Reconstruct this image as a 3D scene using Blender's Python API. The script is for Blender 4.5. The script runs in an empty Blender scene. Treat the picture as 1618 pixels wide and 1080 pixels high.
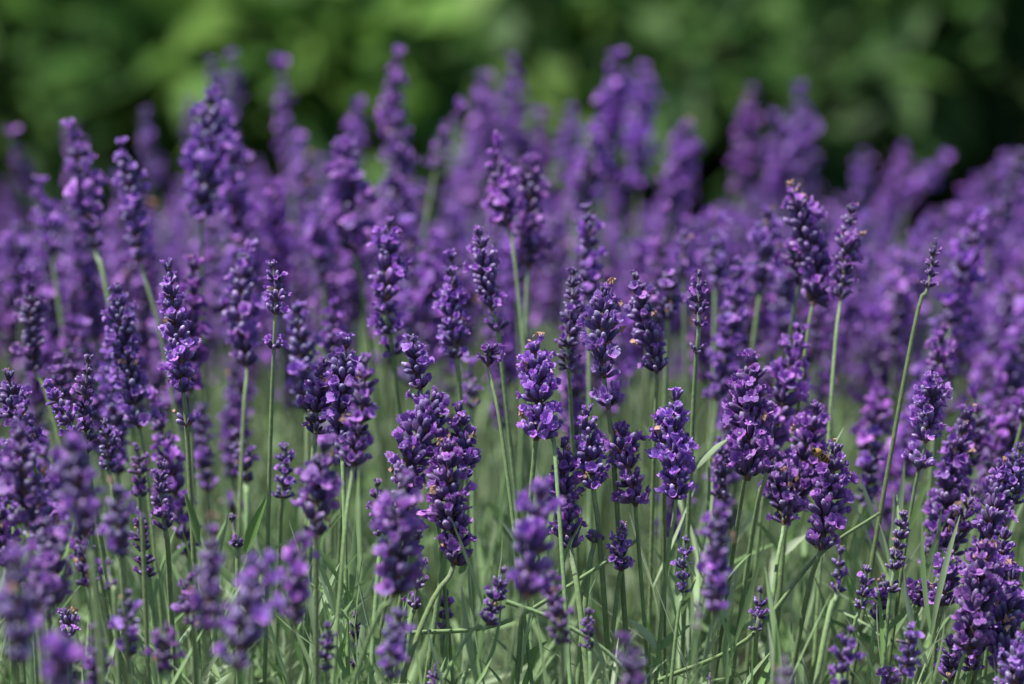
import bpy, math, random
import numpy as np
from mathutils import Vector, Matrix

# ---------------------------------------------------------------- camera, light
SC = bpy.context.scene
CAM_H, PITCH, LENS, FOCUS = 0.85, 9.8, 168.0, 1.50
cd = bpy.data.cameras.new('camera'); cam = bpy.data.objects.new('camera', cd); SC.collection.objects.link(cam)
cam.location = (0, 0, CAM_H); cam.rotation_euler = (math.radians(90 - PITCH), 0, 0)
cd.lens = LENS; cd.sensor_width = 36; cd.clip_start = 0.05; cd.clip_end = 400
cd.dof.use_dof = True; cd.dof.focus_distance = FOCUS; cd.dof.aperture_fstop = 8.0; cd.dof.aperture_blades = 0
SC.camera = cam
SUN_EL, SUN_AZ = math.radians(66), math.radians(-105)   # azimuth from +Y towards +X
w = bpy.data.worlds.new('World'); SC.world = w; w.use_nodes = True
wn = w.node_tree.nodes; bg = wn['Background']
sky = wn.new('ShaderNodeTexSky'); sky.sky_type = 'NISHITA'; sky.sun_disc = False
sky.sun_elevation = SUN_EL; sky.sun_rotation = SUN_AZ
w.node_tree.links.new(sky.outputs[0], bg.inputs[0]); bg.inputs[1].default_value = 0.09
sd = bpy.data.lights.new('sun', 'SUN'); sun = bpy.data.objects.new('sun', sd); SC.collection.objects.link(sun)
sd.energy = 5.0; sd.angle = math.radians(0.6); sd.color = (1.0, 0.95, 0.87)
sdir = Vector((math.sin(SUN_AZ) * math.cos(SUN_EL), math.cos(SUN_AZ) * math.cos(SUN_EL), math.sin(SUN_EL)))
sun.rotation_euler = sdir.to_track_quat('Z', 'Y').to_euler(); sun.location = (-3, -2, 6)
SC.view_settings.view_transform = 'Standard'; SC.view_settings.look = 'None'
SC.view_settings.exposure = 0.42; SC.view_settings.gamma = 1; SC.view_settings.use_curve_mapping = False
SC.cycles.use_adaptive_sampling = False
SC.cycles.max_bounces = 6; SC.cycles.transparent_max_bounces = 4
try:
    SC.cycles.use_denoising = True; SC.cycles.denoiser = 'OPENIMAGEDENOISE'
except Exception: pass

COL = SC.collection
F = 1618 * LENS / 36.0
CP, SP = math.cos(math.radians(PITCH)), math.sin(math.radians(PITCH))
def at(px, py, d):
    """world point seen at photo pixel px,py at distance d along the view axis"""
    u = (px - 809) / F; v = (540 - py) / F
    return Vector((u * d, d * (CP + v * SP), CAM_H + d * (-SP + v * CP)))
def proj(p):
    y, z = p[1], p[2] - CAM_H
    d = y * CP - z * SP
    return 809 + F * p[0] / d, 540 - F * (y * SP + z * CP) / d, d
R = random.Random(7)

# ---------------------------------------------------------------- materials
def mat(name, build):
    m = bpy.data.materials.new(name); m.use_nodes = True
    nt = m.node_tree; nt.nodes.clear()
    out = nt.nodes.new('ShaderNodeOutputMaterial')
    build(nt, nt.nodes, nt.links, out)
    return m
def ramp(N, stops):
    r = N.new('ShaderNodeValToRGB'); e = r.color_ramp.elements
    while len(e) < len(stops): e.new(0.5)
    for i, (p, c) in enumerate(stops):
        e[i].position = p; e[i].color = (*c, 1)
    return r
def mixc(N, L, a, b, f, mode='MIX'):
    m = N.new('ShaderNodeMix'); m.data_type = 'RGBA'; m.blend_type = mode
    for s, v in ((m.inputs[0], f), (m.inputs[6], a), (m.inputs[7], b)):
        if hasattr(v, 'node'): L.new(v, s)
        else: s.default_value = v if not isinstance(v, tuple) else (*v, 1)
    return m.outputs[2]
def hsv(N, L, col, h=None, s=None, v=None):
    n = N.new('ShaderNodeHueSaturation'); L.new(col, n.inputs['Color'])
    for k, x in (('Hue', h), ('Saturation', s), ('Value', v)):
        if x is not None:
            if hasattr(x, 'node'): L.new(x, n.inputs[k])
            else: n.inputs[k].default_value = x
    return n.outputs[0]
def maprange(N, L, x, a, b):
    n = N.new('ShaderNodeMapRange'); L.new(x, n.inputs[0]); n.inputs[3].default_value = a; n.inputs[4].default_value = b
    return n.outputs[0]
def noise(N, scale, detail=3, coord=None, L=None):
    n = N.new('ShaderNodeTexNoise'); n.inputs['Scale'].default_value = scale; n.inputs['Detail'].default_value = detail
    if coord is not None: L.new(coord, n.inputs['Vector'])
    return n.outputs[0]
def rand_of(N, L):
    g = N.new('ShaderNodeNewGeometry'); o = N.new('ShaderNodeObjectInfo')
    a = N.new('ShaderNodeMath'); a.operation = 'ADD'
    L.new(g.outputs['Random Per Island'], a.inputs[0]); L.new(o.outputs['Random'], a.inputs[1])
    f = N.new('ShaderNodeMath'); f.operation = 'FRACT'; L.new(a.outputs[0], f.inputs[0])
    return f.outputs[0]
def surf(N, L, out, col, rough, trans=0.0, tcol=None, sheen=0.0, bump=None, bstr=0.3, bdist=0.001, spec=0.3, subtint=None):
    p = N.new('ShaderNodeBsdfPrincipled'); L.new(col, p.inputs['Base Color'])
    p.inputs['Roughness'].default_value = rough; p.inputs['Specular IOR Level'].default_value = spec
    if sheen:
        p.inputs['Sheen Weight'].default_value = sheen; p.inputs['Sheen Roughness'].default_value = 0.45
        p.inputs['Sheen Tint'].default_value = (*(subtint or (0.8, 0.7, 1.0)), 1)
    if bump is not None:
        b = N.new('ShaderNodeBump'); b.inputs['Strength'].default_value = bstr; b.inputs['Distance'].default_value = bdist
        L.new(bump, b.inputs['Height']); L.new(b.outputs[0], p.inputs['Normal'])
    if trans:
        t = N.new('ShaderNodeBsdfTranslucent'); L.new(tcol if tcol is not None else col, t.inputs[0])
        m = N.new('ShaderNodeMixShader'); m.inputs[0].default_value = trans
        L.new(p.outputs[0], m.inputs[1]); L.new(t.outputs[0], m.inputs[2]); L.new(m.outputs[0], out.inputs[0])
    else: L.new(p.outputs[0], out.inputs[0])

def m_calyx(nt, N, L, out):
    a = N.new('ShaderNodeAttribute'); a.attribute_name = 't'
    c = ramp(N, [(0.0, (.050, .042, .055)), (0.22, (.060, .026, .115)), (0.6, (.098, .037, .21)), (0.84, (.17, .085, .32)), (1.0, (.37, .28, .58))])
    L.new(a.outputs['Fac'], c.inputs[0])
    r = rand_of(N, L)
    tc = N.new('ShaderNodeTexCoord')
    n = noise(N, 900, 3, tc.outputs['Object'], L)
    col = hsv(N, L, c.outputs[0], maprange(N, L, r, .475, .515), maprange(N, L, n, .8, 1.1), maprange(N, L, r, .65, 1.55))
    col = mixc(N, L, col, (.20, .16, .38), maprange(N, L, n, -.25, .32))
    oi = N.new('ShaderNodeObjectInfo'); col = mixc(N, L, col, oi.outputs['Color'], 1.0, 'MULTIPLY')
    surf(N, L, out, col, .62, sheen=.35, bump=noise(N, 3500, 3, tc.outputs['Object'], L), bstr=.8, bdist=.0004)
M_CALYX = mat('calyx', m_calyx)
def m_petal(nt, N, L, out):
    a = N.new('ShaderNodeAttribute'); a.attribute_name = 't'
    c = ramp(N, [(0.0, (.10, .025, .19)), (0.35, (.30, .09, .55)), (0.8, (.48, .20, .79)), (1.0, (.62, .38, .92))])
    L.new(a.outputs['Fac'], c.inputs[0])
    r = rand_of(N, L)
    col = hsv(N, L, c.outputs[0], maprange(N, L, r, .475, .52), 1.0, maprange(N, L, r, .65, 1.2))
    tc = N.new('ShaderNodeTexCoord')
    n = noise(N, 1500, 4, tc.outputs['Object'], L)
    col = hsv(N, L, col, None, None, maprange(N, L, n, .55, 1.45))
    oi = N.new('ShaderNodeObjectInfo'); col = mixc(N, L, col, oi.outputs['Color'], 1.0, 'MULTIPLY')
    surf(N, L, out, col, .45, trans=.3, sheen=.1, bump=n, bstr=.7, bdist=.0005, spec=.4)
M_PETAL = mat('petal', m_petal)
def m_simple(stops, rough, trans=0, scale=300, **k):
    def f(nt, N, L, out):
        tc = N.new('ShaderNodeTexCoord')
        c = ramp(N, stops); L.new(noise(N, scale, 3, tc.outputs['Object'], L), c.inputs[0])
        col = hsv(N, L, c.outputs[0], None, None, maprange(N, L, rand_of(N, L), .7, 1.3))
        surf(N, L, out, col, rough, trans=trans, **k)
    return f
M_WILT = mat('wilted_petal', m_simple([(.3, (.30, .14, .13)), (.5, (.55, .34, .27)), (.7, (.70, .54, .46))], .8, .2))
M_BRACT = mat('bract', m_simple([(.3, (.06, .035, .06)), (.55, (.14, .09, .08)), (.8, (.28, .18, .10))], .8, .1))
def m_stem(nt, N, L, out):
    a = N.new('ShaderNodeAttribute'); a.attribute_name = 't'
    tc = N.new('ShaderNodeTexCoord')
    c = ramp(N, [(0.0, (.14, .22, .085)), (0.55, (.20, .32, .115)), (0.85, (.25, .35, .17)), (1.0, (.14, .12, .18))])
    L.new(a.outputs['Fac'], c.inputs[0])
    n = noise(N, 700, 3, tc.outputs['Object'], L)
    col = hsv(N, L, c.outputs[0], None, maprange(N, L, n, .65, 1.15), maprange(N, L, n, .55, 1.45))
    col = hsv(N, L, col, None, None, maprange(N, L, noise(N, 90, 2, tc.outputs['Object'], L), .7, 1.3))
    o = N.new('ShaderNodeObjectInfo')
    col = hsv(N, L, col, maprange(N, L, o.outputs['Random'], .485, .51), None, maprange(N, L, o.outputs['Random'], .75, 1.2))
    surf(N, L, out, col, .65, sheen=.3, subtint=(.9, 1, .9), bump=n, bstr=.5, bdist=.0004)
M_STEM = mat('stem', m_stem)
def m_leaf(cols, trans=.3, rough=.55, veins=False, sheen=.0, spec=.3):
    def f(nt, N, L, out):
        r = rand_of(N, L)
        c = ramp(N, [(i / (len(cols) - 1), x) for i, x in enumerate(cols)]); L.new(r, c.inputs[0])
        tc = N.new('ShaderNodeTexCoord'); n = noise(N, 120, 3, tc.outputs['Object'], L)
        col = hsv(N, L, c.outputs[0], None, None, maprange(N, L, n, .8, 1.2))
        surf(N, L, out, col, rough, trans=trans, sheen=sheen, subtint=(.9, 1, .9), spec=spec)
    return f
M_LEAF = mat('lavender_leaf', m_leaf([(.17, .30, .11), (.29, .42, .21), (.21, .35, .14), (.48, .59, .41), (.20, .38, .10), (.39, .51, .32)], .3, .6, sheen=.3))
def m_soil(nt, N, L, out):
    tc = N.new('ShaderNodeTexCoord'); n = noise(N, 14, 8, tc.outputs['Object'], L)
    c = ramp(N, [(.3, (.020, .013, .008)), (.6, (.055, .038, .022)), (.8, (.10, .075, .045))]); L.new(n, c.inputs[0])
    surf(N, L, out, c.outputs[0], .95, bump=n, bstr=.8, bdist=.03)
M_SOIL = mat('soil', m_soil)
M_BARK = mat('bark', m_simple([(.3, (.03, .02, .014)), (.7, (.10, .07, .045))], .9, 0, 60))

# ---------------------------------------------------------------- mesh helpers
class MB:
    """collects vertices (with attribute t) and polygons, with material slots"""
    def __init__(s): s.v, s.t, s.f, s.m, s.n = [], [], [], [], 0
    def add(s, v, f, t, mi=0):
        v = np.asarray(v, float)
        s.v.append(v); s.t.append(np.asarray(t, float))
        for q in f: s.f.append([i + s.n for i in q]); s.m.append(mi)
        s.n += len(v)
    def merge(s, o, M=None, mmap=None):
        v = np.concatenate(o.v)
        if M is not None:
            A = np.array(M); v = v @ A[:3, :3].T + A[:3, 3]
        s.v.append(v); s.t.append(np.concatenate(o.t)); n = s.n
        s.f += [[i + n for i in q] for q in o.f]
        s.m += o.m if mmap is None else [mmap[i] for i in o.m]
        s.n += len(v)
    def mesh(s, name, mats, smooth=True):
        me = bpy.data.meshes.new(name)
        V = np.concatenate(s.v)
        me.vertices.add(len(V)); me.vertices.foreach_set('co', V.ravel())
        ls = [len(q) for q in s.f]
        me.loops.add(sum(ls)); me.loops.foreach_set('vertex_index', [i for q in s.f for i in q])
        me.polygons.add(len(ls))
        st = np.concatenate([[0], np.cumsum(ls)[:-1]]).astype(int)
        me.polygons.foreach_set('loop_start', st); me.polygons.foreach_set('loop_total', ls)
        me.polygons.foreach_set('material_index', s.m); me.polygons.foreach_set('use_smooth', [smooth] * len(ls))
        a = me.attributes.new('t', 'FLOAT', 'POINT'); a.data.foreach_set('value', np.concatenate(s.t))
        for m in mats: me.materials.append(m)
        me.update(calc_edges=True); me.validate()
        return me
TINT = [(1, 1, 1, 1)]
def link(name, data, parent=None, M=None):
    o = bpy.data.objects.new(name, data); COL.objects.link(o); o.color = TINT[0]
    if parent is not None: o.parent = parent
    if M is not None: o.matrix_local = M
    return o
def tag(o, label=None, cat=None, group=None, kind=None):
    if label: o['label'] = label
    if cat: o['category'] = cat
    if group: o['group'] = group
    if kind: o['kind'] = kind
    return o

def calyx_mb(rg, sides=14, rings=6, bend=None):
    """fuzzy ribbed barrel, about 5.2 mm long along +Z from the origin, a rounded bud closing the mouth"""
    b = MB(); L = .0051 * rg.uniform(.86, 1.14); Rm = (.00102 if sides > 6 else .0012) * rg.uniform(.88, 1.15)
    prof = [(0, .30), (.10, .60), (.30, .86), (.55, 1.0), (.76, .96), (.88, .86), (.93, .60), (1.0, .50), (1.06, .25)] if rings >= 6 else [(0, .35), (.3, .9), (.7, 1.0), (.93, .55)]
    bx, by = (rg.uniform(-.1, .1), rg.uniform(-.1, .1)) if bend is None else bend
    v, t = [], []
    for (z, r) in prof:
        for k in range(sides):
            a = 2 * math.pi * k / sides
            rr = Rm * r * ((1.09 if k % 2 else .90) + (rg.uniform(-.12, .16) if z > .9 else rg.uniform(-.03, .03)))
            v.append((rr * math.cos(a) + bx * L * z * z, rr * math.sin(a) + by * L * z * z, z * L)); t.append(z)
    f = [[i * sides + k, i * sides + (k + 1) % sides, (i + 1) * sides + (k + 1) % sides, (i + 1) * sides + k] for i in range(len(prof) - 1) for k in range(sides)]
    v.append((bx * L, by * L, L * 1.05)); t.append(1.0); n = len(v) - 1; q = (len(prof) - 1) * sides
    f += [[q + k, q + (k + 1) % sides, n] for k in range(sides)]
    b.add(v, f, t); return b
def corolla_mb(rg, spread=1.0, nu=4):
    """two-lipped lavender flower, origin at its mouth of the calyx, facing +Z"""
    b = MB(); S = .0052
    sd_ = 8; v, t = [], []
    tube = [(-.15, .13), (.1, .15), (.32, .23)] if nu > 2 else [(0, .14), (.3, .22)]
    for i, (z, r) in enumerate(tube):
        for k in range(sd_):
            a = 2 * math.pi * k / sd_; v.append((S * r * math.cos(a), S * r * math.sin(a), S * z)); t.append(.15 + .25 * i)
    f = [[i * sd_ + k, i * sd_ + (k + 1) % sd_, (i + 1) * sd_ + (k + 1) % sd_, (i + 1) * sd_ + k] for i in range(len(tube) - 1) for k in range(sd_)]
    b.add(v, f, t)
    lobes = [(62, .32, .66), (118, .32, .66), (200, .20, .46), (270, .23, .50), (340, .20, .46)]
    for (deg, hw, ln) in lobes:
        a = math.radians(deg + rg.uniform(-8, 8)); ln *= rg.uniform(.8, 1.15); hw *= rg.uniform(.85, 1.15)
        er = Vector((math.cos(a), math.sin(a), 0)); et = Vector((-math.sin(a), math.cos(a), 0))
        op = spread * rg.uniform(.35, 1.25); curl = rg.uniform(-.5, .35); fold = rg.uniform(-.5, .6)
        v, t = [], []; js = (-1, -.5, 0, .5, 1) if nu > 2 else (-1, 0, 1); nj = len(js); ph = rg.uniform(0, 6)
        for i in range(nu + 1):
            u = i / nu
            wv = hw * (.45 + 1.1 * math.sin(math.pi * min(1, .18 + u * .72)) ** .8) * (1 - .45 * u ** 3) * .8
            for j in js:
                ul = u * (1 - .10 * (abs(j) < .3) * u + .06 * math.sin(5 * j + ph) * u)
                rr = .19 + ln * ul * math.sin(min(1.5, op)); zz = .30 + ln * ul * math.cos(min(1.5, op)) + curl * u * u * .3 + fold * abs(j) * wv * .6 + .075 * u * math.sin(6.5 * j + ph) + rg.uniform(-.035, .035) * u
                p = er * (S * rr) + et * (S * wv * j) + Vector((0, 0, S * zz)); v.append(tuple(p)); t.append(.5 + .42 * u - .14 * (j == 0) + .08 * abs(j))
        f = [[i * nj + j, i * nj + j + 1, (i + 1) * nj + j + 1, (i + 1) * nj + j] for i in range(nu) for j in range(nj - 1)]
        b.add(v, f, t)
    return b
def wilt_mb(rg):
    b = MB(); S = .0026
    for _ in range(3):
        c = Vector((rg.gauss(0, .25), rg.gauss(0, .25), rg.uniform(0, .8))) * S
        v = [tuple(c + Vector((rg.uniform(-.5, .5), rg.uniform(-.5, .5), rg.uniform(-.3, .9))) * S) for _ in range(6)]
        b.add(v, [[0, 1, 2], [0, 2, 3], [0, 3, 4], [0, 4, 1], [5, 2, 1], [5, 3, 2], [5, 4, 3], [5, 1, 4]], [.5] * 6)
    return b
def bract_mb(rg):
    """node of the spike with two papery bracts and short flower stalks"""
    b = MB(); v, t, f = [], [], []
    for (z, r) in ((-.0016, .0007), (0, .0011), (.0014, .0008)):
        for k in range(6):
            a = k * math.pi / 3; v.append((r * math.cos(a), r * math.sin(a), z)); t.append(.5)
    f = [[i * 6 + k, i * 6 + (k + 1) % 6, (i + 1) * 6 + (k + 1) % 6, (i + 1) * 6 + k] for i in range(2) for k in range(6)]
    b.add(v, f, t)
    a0 = rg.uniform(0, 6.28)
    for s in (0, math.pi):
        a = a0 + s; er = Vector((math.cos(a), math.sin(a), 0)); et = Vector((-math.sin(a), math.cos(a), 0)); v = []
        for i, (u, wd) in enumerate(((0, .5), (.35, 1.0), (.75, .6), (1.0, .05))):
            for j in (-1, 0, 1):
                v.append(tuple(er * (.0008 + .0030 * u) + et * (.0013 * wd * j) + Vector((0, 0, -.0004 + .0022 * u * u + .0003 * abs(j)))))
        b.add(v, [[i * 3 + j, i * 3 + j + 1, i * 3 + j + 4, i * 3 + j + 3] for i in range(3) for j in range(2)], [.5] * 12)
    return b
def frame(pos, d, roll=0, s=1.0):
    q = Vector(d).normalized().to_track_quat('Z', 'Y').to_matrix().to_4x4()
    return Matrix.Translation(pos) @ q @ Matrix.Rotation(roll, 4, 'Z') @ Matrix.Diagonal((s, s, s, 1))
def cal_slots(rg, top=0.0, n=None, q=1.0):
    """placements of the calyces of one whorl in its own frame: (matrix, tip position, direction)"""
    n = n or rg.choice((8, 8, 9, 9, 10)); out = []; a0 = rg.uniform(0, 6.28)
    for k in range(n):
        a = a0 + 2 * math.pi * k / n + rg.uniform(-.22, .22)
        el = (math.radians(rg.uniform(22, 50)) if k % 2 else math.radians(rg.uniform(42, 68))) * (1 - top) + top * math.radians(rg.uniform(60, 84))
        d = Vector((math.cos(a) * math.cos(el), math.sin(a) * math.cos(el), math.sin(el)))
        p = Vector((math.cos(a) * .0011, math.sin(a) * .0011, rg.uniform(-.0004, .0008) + (.0008 if k % 2 == 0 else 0)))
        s = rg.uniform(.78, 1.06)
        if q > 1.0: s /= q ** .9; p = p + d * rg.choice((0, .0010, .0022)) * min(1, (q - 1) * 3)
        out.append((frame(p, d, rg.uniform(0, 6.28), s), p + d * .0050 * s, d, s))
    return out

rg = random.Random(3)
CALYX_MB = [calyx_mb(rg) for _ in range(8)]; CALYX_LO = [calyx_mb(rg, 6, 3) for _ in range(4)]; CALYX_XLO = [calyx_mb(rg, 5, 3) for _ in range(3)]
COR_MB = [corolla_mb(rg, sp) for sp in (.35, .6, .8, 1.0, 1.0, 1.2, .5, .9)]; COR_LO = [corolla_mb(rg, sp, 2) for sp in (.7, 1.0, 1.1)]
WILT_MB = [wilt_mb(rg) for _ in range(3)]; BRACT_MB = [bract_mb(rg) for _ in range(3)]
CALYX = [b.mesh('calyx', [M_CALYX]) for b in CALYX_MB]
COROLLA = [b.mesh('corolla', [M_PETAL]) for b in COR_MB]; BUDS = [corolla_mb(rg, sp).mesh('corolla', [M_PETAL]) for sp in (.08, .15, .25, .3)]
WILT = [b.mesh('wilted_floret', [M_WILT], False) for b in WILT_MB]
BRACT = [b.mesh('flower_whorl', [M_BRACT]) for b in BRACT_MB]
# ready-made whorls for the blurred spikes: bracts and calyces joined
def whorl_join(rg, top, lo=False):
    b = MB(); b.merge(rg.choice(BRACT_MB), None, [1]); sl = cal_slots(rg, top)
    for (M, tip, d, s) in sl: b.merge(rg.choice(CALYX_LO if lo else CALYX_MB), M, [0])
    return b, sl
WHORLS = []; TOPS = []
for i in range(12):
    b, sl = whorl_join(rg, 0.0 if i < 8 else .75, True)
    (WHORLS if i < 8 else TOPS).append((b.mesh('flower_whorl', [M_CALYX, M_BRACT]), sl, b))

# ---------------------------------------------------------------- stems
def curve_pts(ctrl, n):
    """centripetal-ish Catmull-Rom through ctrl"""
    P = [ctrl[0] * 2 - ctrl[1]] + list(ctrl) + [ctrl[-1] * 2 - ctrl[-2]]; out = []
    for i in range(1, len(P) - 2):
        a, b, c, d = P[i - 1:i + 3]
        for k in range(n):
            t = k / n
            out.append(.5 * ((2 * b) + (c - a) * t + (2 * a - 5 * b + 4 * c - d) * t * t + (3 * b - a - 3 * c + d) * t ** 3))
    out.append(P[-2]); return out
def tube_mb(pts, r0, r1, sides=6, tmap=None, mi=0):
    b = MB(); v, t = [], []; n = len(pts); up = Vector((0.3, 1, 0.1))
    for i, p in enumerate(pts):
        d = (pts[min(i + 1, n - 1)] - pts[max(i - 1, 0)]).normalized(); x = d.cross(up).normalized(); y = d.cross(x)
        r = r0 + (r1 - r0) * i / (n - 1)
        for k in range(sides):
            a = 2 * math.pi * k / sides; rr = r * (1.12 if k % 2 else .9)
            v.append(tuple(p + x * rr * math.cos(a) + y * rr * math.sin(a))); t.append(i / (n - 1) if tmap is None else tmap[i])
    f = [[i * sides + k, i * sides + (k + 1) % sides, (i + 1) * sides + (k + 1) % sides, (i + 1) * sides + k] for i in range(n - 1) for k in range(sides)]
    f.append([(n - 1) * sides + k for k in range(sides)])
    b.add(v, f, t, mi); return b
def blade_mb(p0, d, ln, wd, bend, rg, seg=5, mi=0):
    """one narrow lavender leaf, folded along its midrib"""
    b = MB(); d = d.normalized(); side = d.cross(Vector((rg.uniform(-1, 1), rg.uniform(-1, 1), rg.uniform(.2, 1)))).normalized(); nrm = side.cross(d)
    v, t = [], []; p = p0.copy(); dd = d.copy()
    for i in range(seg + 1):
        u = i / seg; wv = wd * (.35 + 1.3 * u * (1 - u) * 2 if u < .5 else (1 - u ** 2.6 * .85))
        v += [tuple(p - side * wv * .5 + nrm * wv * .18), tuple(p), tuple(p + side * wv * .5 + nrm * wv * .18)]; t += [u] * 3
        dd = (dd + bend * (1 / seg)).normalized(); p = p + dd * (ln / seg)
    b.add(v, [[i * 3 + j, i * 3 + j + 1, i * 3 + j + 4, i * 3 + j + 3] for i in range(seg) for j in range(2)], t, mi)
    return b
BASE_Z = .33
def layout(T, B, via, rg, w, z_base=None):
    """control line of a spike from the tip T down through the head base B, via an optional stem point, to the bush"""
    hd = (B - T).normalized()
    if via is not None:
        d2 = (via - B).normalized(); G0 = via
    else:
        d2 = (hd + Vector((0, 0, -1.2)) + Vector((rg.uniform(-.06, .06), rg.uniform(-.12, .12), 0))).normalized(); G0 = B + d2 * .07
    zb = BASE_Z if z_base is None else z_base
    d3 = (d2 + Vector((0, 0, -.45))).normalized()
    G1 = G0 + d3 * (max(.02, (G0.z - zb)) / max(.3, -d3.z))
    mid = (T + B) * .5 + Vector((rg.uniform(-.001, .001), rg.uniform(-.001, .001), 0))
    return [G1, G0, B, mid, T]
def head_nodes(pts_head, gap, lows, rg):
    pass

ALL = []
def spike(T, B, w_mm, open_, rg, via=None, lows=(), wilts=0, dense=1.0, tier='A', label=None, nick=None, leaves=(), sink=None, cal=1.0):
    """T tip, B base of the closed head; lows: distances (m) of separate whorls below B"""
    v_ = rg.uniform(.78, 1.18); h_ = rg.uniform(-.03, .09); TINT[0] = (v_ * (1 + h_), v_ * (1 + rg.uniform(-.05, .25)), v_ * (1 - h_ * .5), 1)
    ctrl = layout(T, B, via, rg, w_mm)
    base = ctrl[0].copy()
    pts = curve_pts([c - base for c in ctrl], 6)
    root = link('lavender_spike', None); root.location = base; root.empty_display_size = .01
    nb = 12   # index of B in pts
    r0 = .00072 * rg.uniform(.8, 1.3)
    sides = 8 if tier == 'A' else 5
    b = tube_mb(pts, r0 * 1.15, r0 * .6, sides, [min(1, i / nb * .85) if i <= nb else .9 + .1 * (i - nb) / (len(pts) - 1 - nb) for i in range(len(pts))])
    st = b.mesh('stem', [M_STEM]); link('stem', st, root)
    # arc positions along the head (from B up) and below it
    seg = pts[nb:]; L = [0]
    for i in range(1, len(seg)): L.append(L[-1] + (seg[i] - seg[i - 1]).length)
    def on_head(s):
        if s <= 0:
            s = -s; i = nb; acc = 0
            while i > 0:
                dl = (pts[i] - pts[i - 1]).length
                if acc + dl >= s or i == 1:
                    k = min(1, (s - acc) / dl); return pts[i].lerp(pts[i - 1], k), (pts[i] - pts[i - 1]).normalized()
                acc += dl; i -= 1
        for i in range(1, len(seg)):
            if L[i] >= s or i == len(seg) - 1:
                k = min(1.0, (s - L[i - 1]) / max(1e-9, L[i] - L[i - 1])); return seg[i - 1].lerp(seg[i], k), (seg[i] - seg[i - 1]).normalized()
    HL = L[-1]; sc = w_mm / (14.2 if tier == 'A' else 14.0)
    cs = min(1.15, max(.82, sc * 1.1)) * cal
    step = .0046 * cs / dense
    n = max(1, int(round((HL - .003) / step)))
    places = [(-d, 1.0, 0.0) for d in lows]
    for i in range(n + 1):
        s = i * (HL - .0035) / max(1, n) + .001; u = i / max(1, n)
        prof = (.86 + .2 * math.sin(math.pi * min(1, u * .9 + .12))) * (1 - .32 * max(0, u - .65) / .35)
        places.append((s, prof, max(0, (u - .8) / .2) if n > 2 else .3))
    for (s, prof, top) in places:
        p, d = on_head(s)
        d = (d + Vector((rg.uniform(-.12, .12), rg.uniform(-.12, .12), 0))).normalized()
        q = prof * sc if tier != 'A' else prof * sc
        q = min(1.45, q) * rg.uniform(.88, 1.12)
        M = frame(p, d, rg.uniform(0, 6.28), q)
        if tier == 'A':
            W = link('flower_whorl', rg.choice(BRACT), root, M)
            for (m4, tip, dd, s4) in cal_slots(rg, top, int(rg.uniform(10, 14.5) * max(1, q) ** 1.3) if q > .8 else rg.choice((6, 7, 8, 9)), q):
                link('calyx', rg.choice(CALYX), W, m4)
                x = rg.random()
                if x < open_ * .38:
                    zs = Vector((0, 0, 1)); dd2 = (dd + Vector((0, 0, rg.uniform(-.5, .25)))).normalized()
                    Mc = frame(tip - dd * .0006, dd2, rg.uniform(0, 6.28), s4 * rg.uniform(.55, .9))
                    link('corolla', rg.choice(COROLLA), W, Mc)
                elif x < open_ * .38 + .20:
                    link('corolla', rg.choice(BUDS), W, frame(tip - dd * .0010, dd, rg.uniform(0, 6.28), s4 * rg.uniform(.40, .62)))
                elif x < open_ * .38 + .225 + .05 * wilts * (s > HL * .7):
                    link('wilted_floret', rg.choice(WILT), W, frame(tip, dd, rg.uniform(0, 6.28), rg.uniform(.6, 1.0)))
        else:
            me, sl, _ = rg.choice(TOPS if top > .5 else WHORLS)
            W = link('flower_whorl', me, root, M)
            for (m4, tip, dd, s4) in sl:
                if rg.random() < open_ * .27:
                    link('corolla', rg.choice(COROLLA), W, frame(tip - dd * .0006, dd, rg.uniform(0, 6.28), s4 * rg.uniform(.7, 1.05)))
                elif rg.random() < .02: link('wilted_floret', rg.choice(WILT), W, frame(tip, dd, 0, .9))
    elif_tip = tier == 'B' and T.y > 1.55 and not wilts and rg.random() < .55
    if elif_tip:
        p, d = on_head(HL)
        for k in range(rg.choice((1, 2))):
            dd = (d + Vector((rg.uniform(-.5, .5), rg.uniform(-.8, .2), .2))).normalized()
            link('corolla', rg.choice(COROLLA), root, frame(p + dd * .003, dd, rg.uniform(0, 6), rg.uniform(.8, 1.05)))
    if wilts:
        p, d = on_head(HL - .001)
        for k in range(wilts):
            dd = (d + Vector((rg.uniform(-.6, .6), rg.uniform(-.6, .6), 0))).normalized()
            link('wilted_floret', rg.choice(WILT), root, frame(p + dd * .003, dd, rg.uniform(0, 6), rg.uniform(.5, .85)))
    if tier == 'A' and rg.random() < .4:
        s0 = rg.uniform(.045, .11); leaves = list(leaves) + [(s0, 1, rg.uniform(.008, .018)), (s0, -1, rg.uniform(.008, .018))]
    for (s, side, ln) in leaves:
        p, d = on_head(-s)
        dd = (d * 1.4 + Vector((side, rg.uniform(-.3, .1), 0)) * .8).normalized()
        lb = blade_mb(Vector((0, 0, 0)), dd, ln, .0032, Vector((side * .4, 0, -.2)), rg, 6)
        link('leaf', lb.mesh('leaf', [M_LEAF]), root, Matrix.Translation(p))
    TINT[0] = (1, 1, 1, 1)
    ALL.append(dict(root=root, T=T, B=B, nick=nick, w=w_mm, open=open_, tier=tier, HL=HL))
    if label: tag(root, label, 'lavender spike', 'lavender flower spikes in the bed')
    else: tag(root, None, 'lavender spike', 'lavender flower spikes in the bed')
    return root

# (xt,yt, xb,yb, width px, depth m, openness 0..3, label, options)
SPK = []
def S(xt, yt, xb, yb, wpx, z, op, label, **k): SPK.append((xt, yt, xb, yb, wpx, z, op, label, k))
exec_list = None
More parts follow.
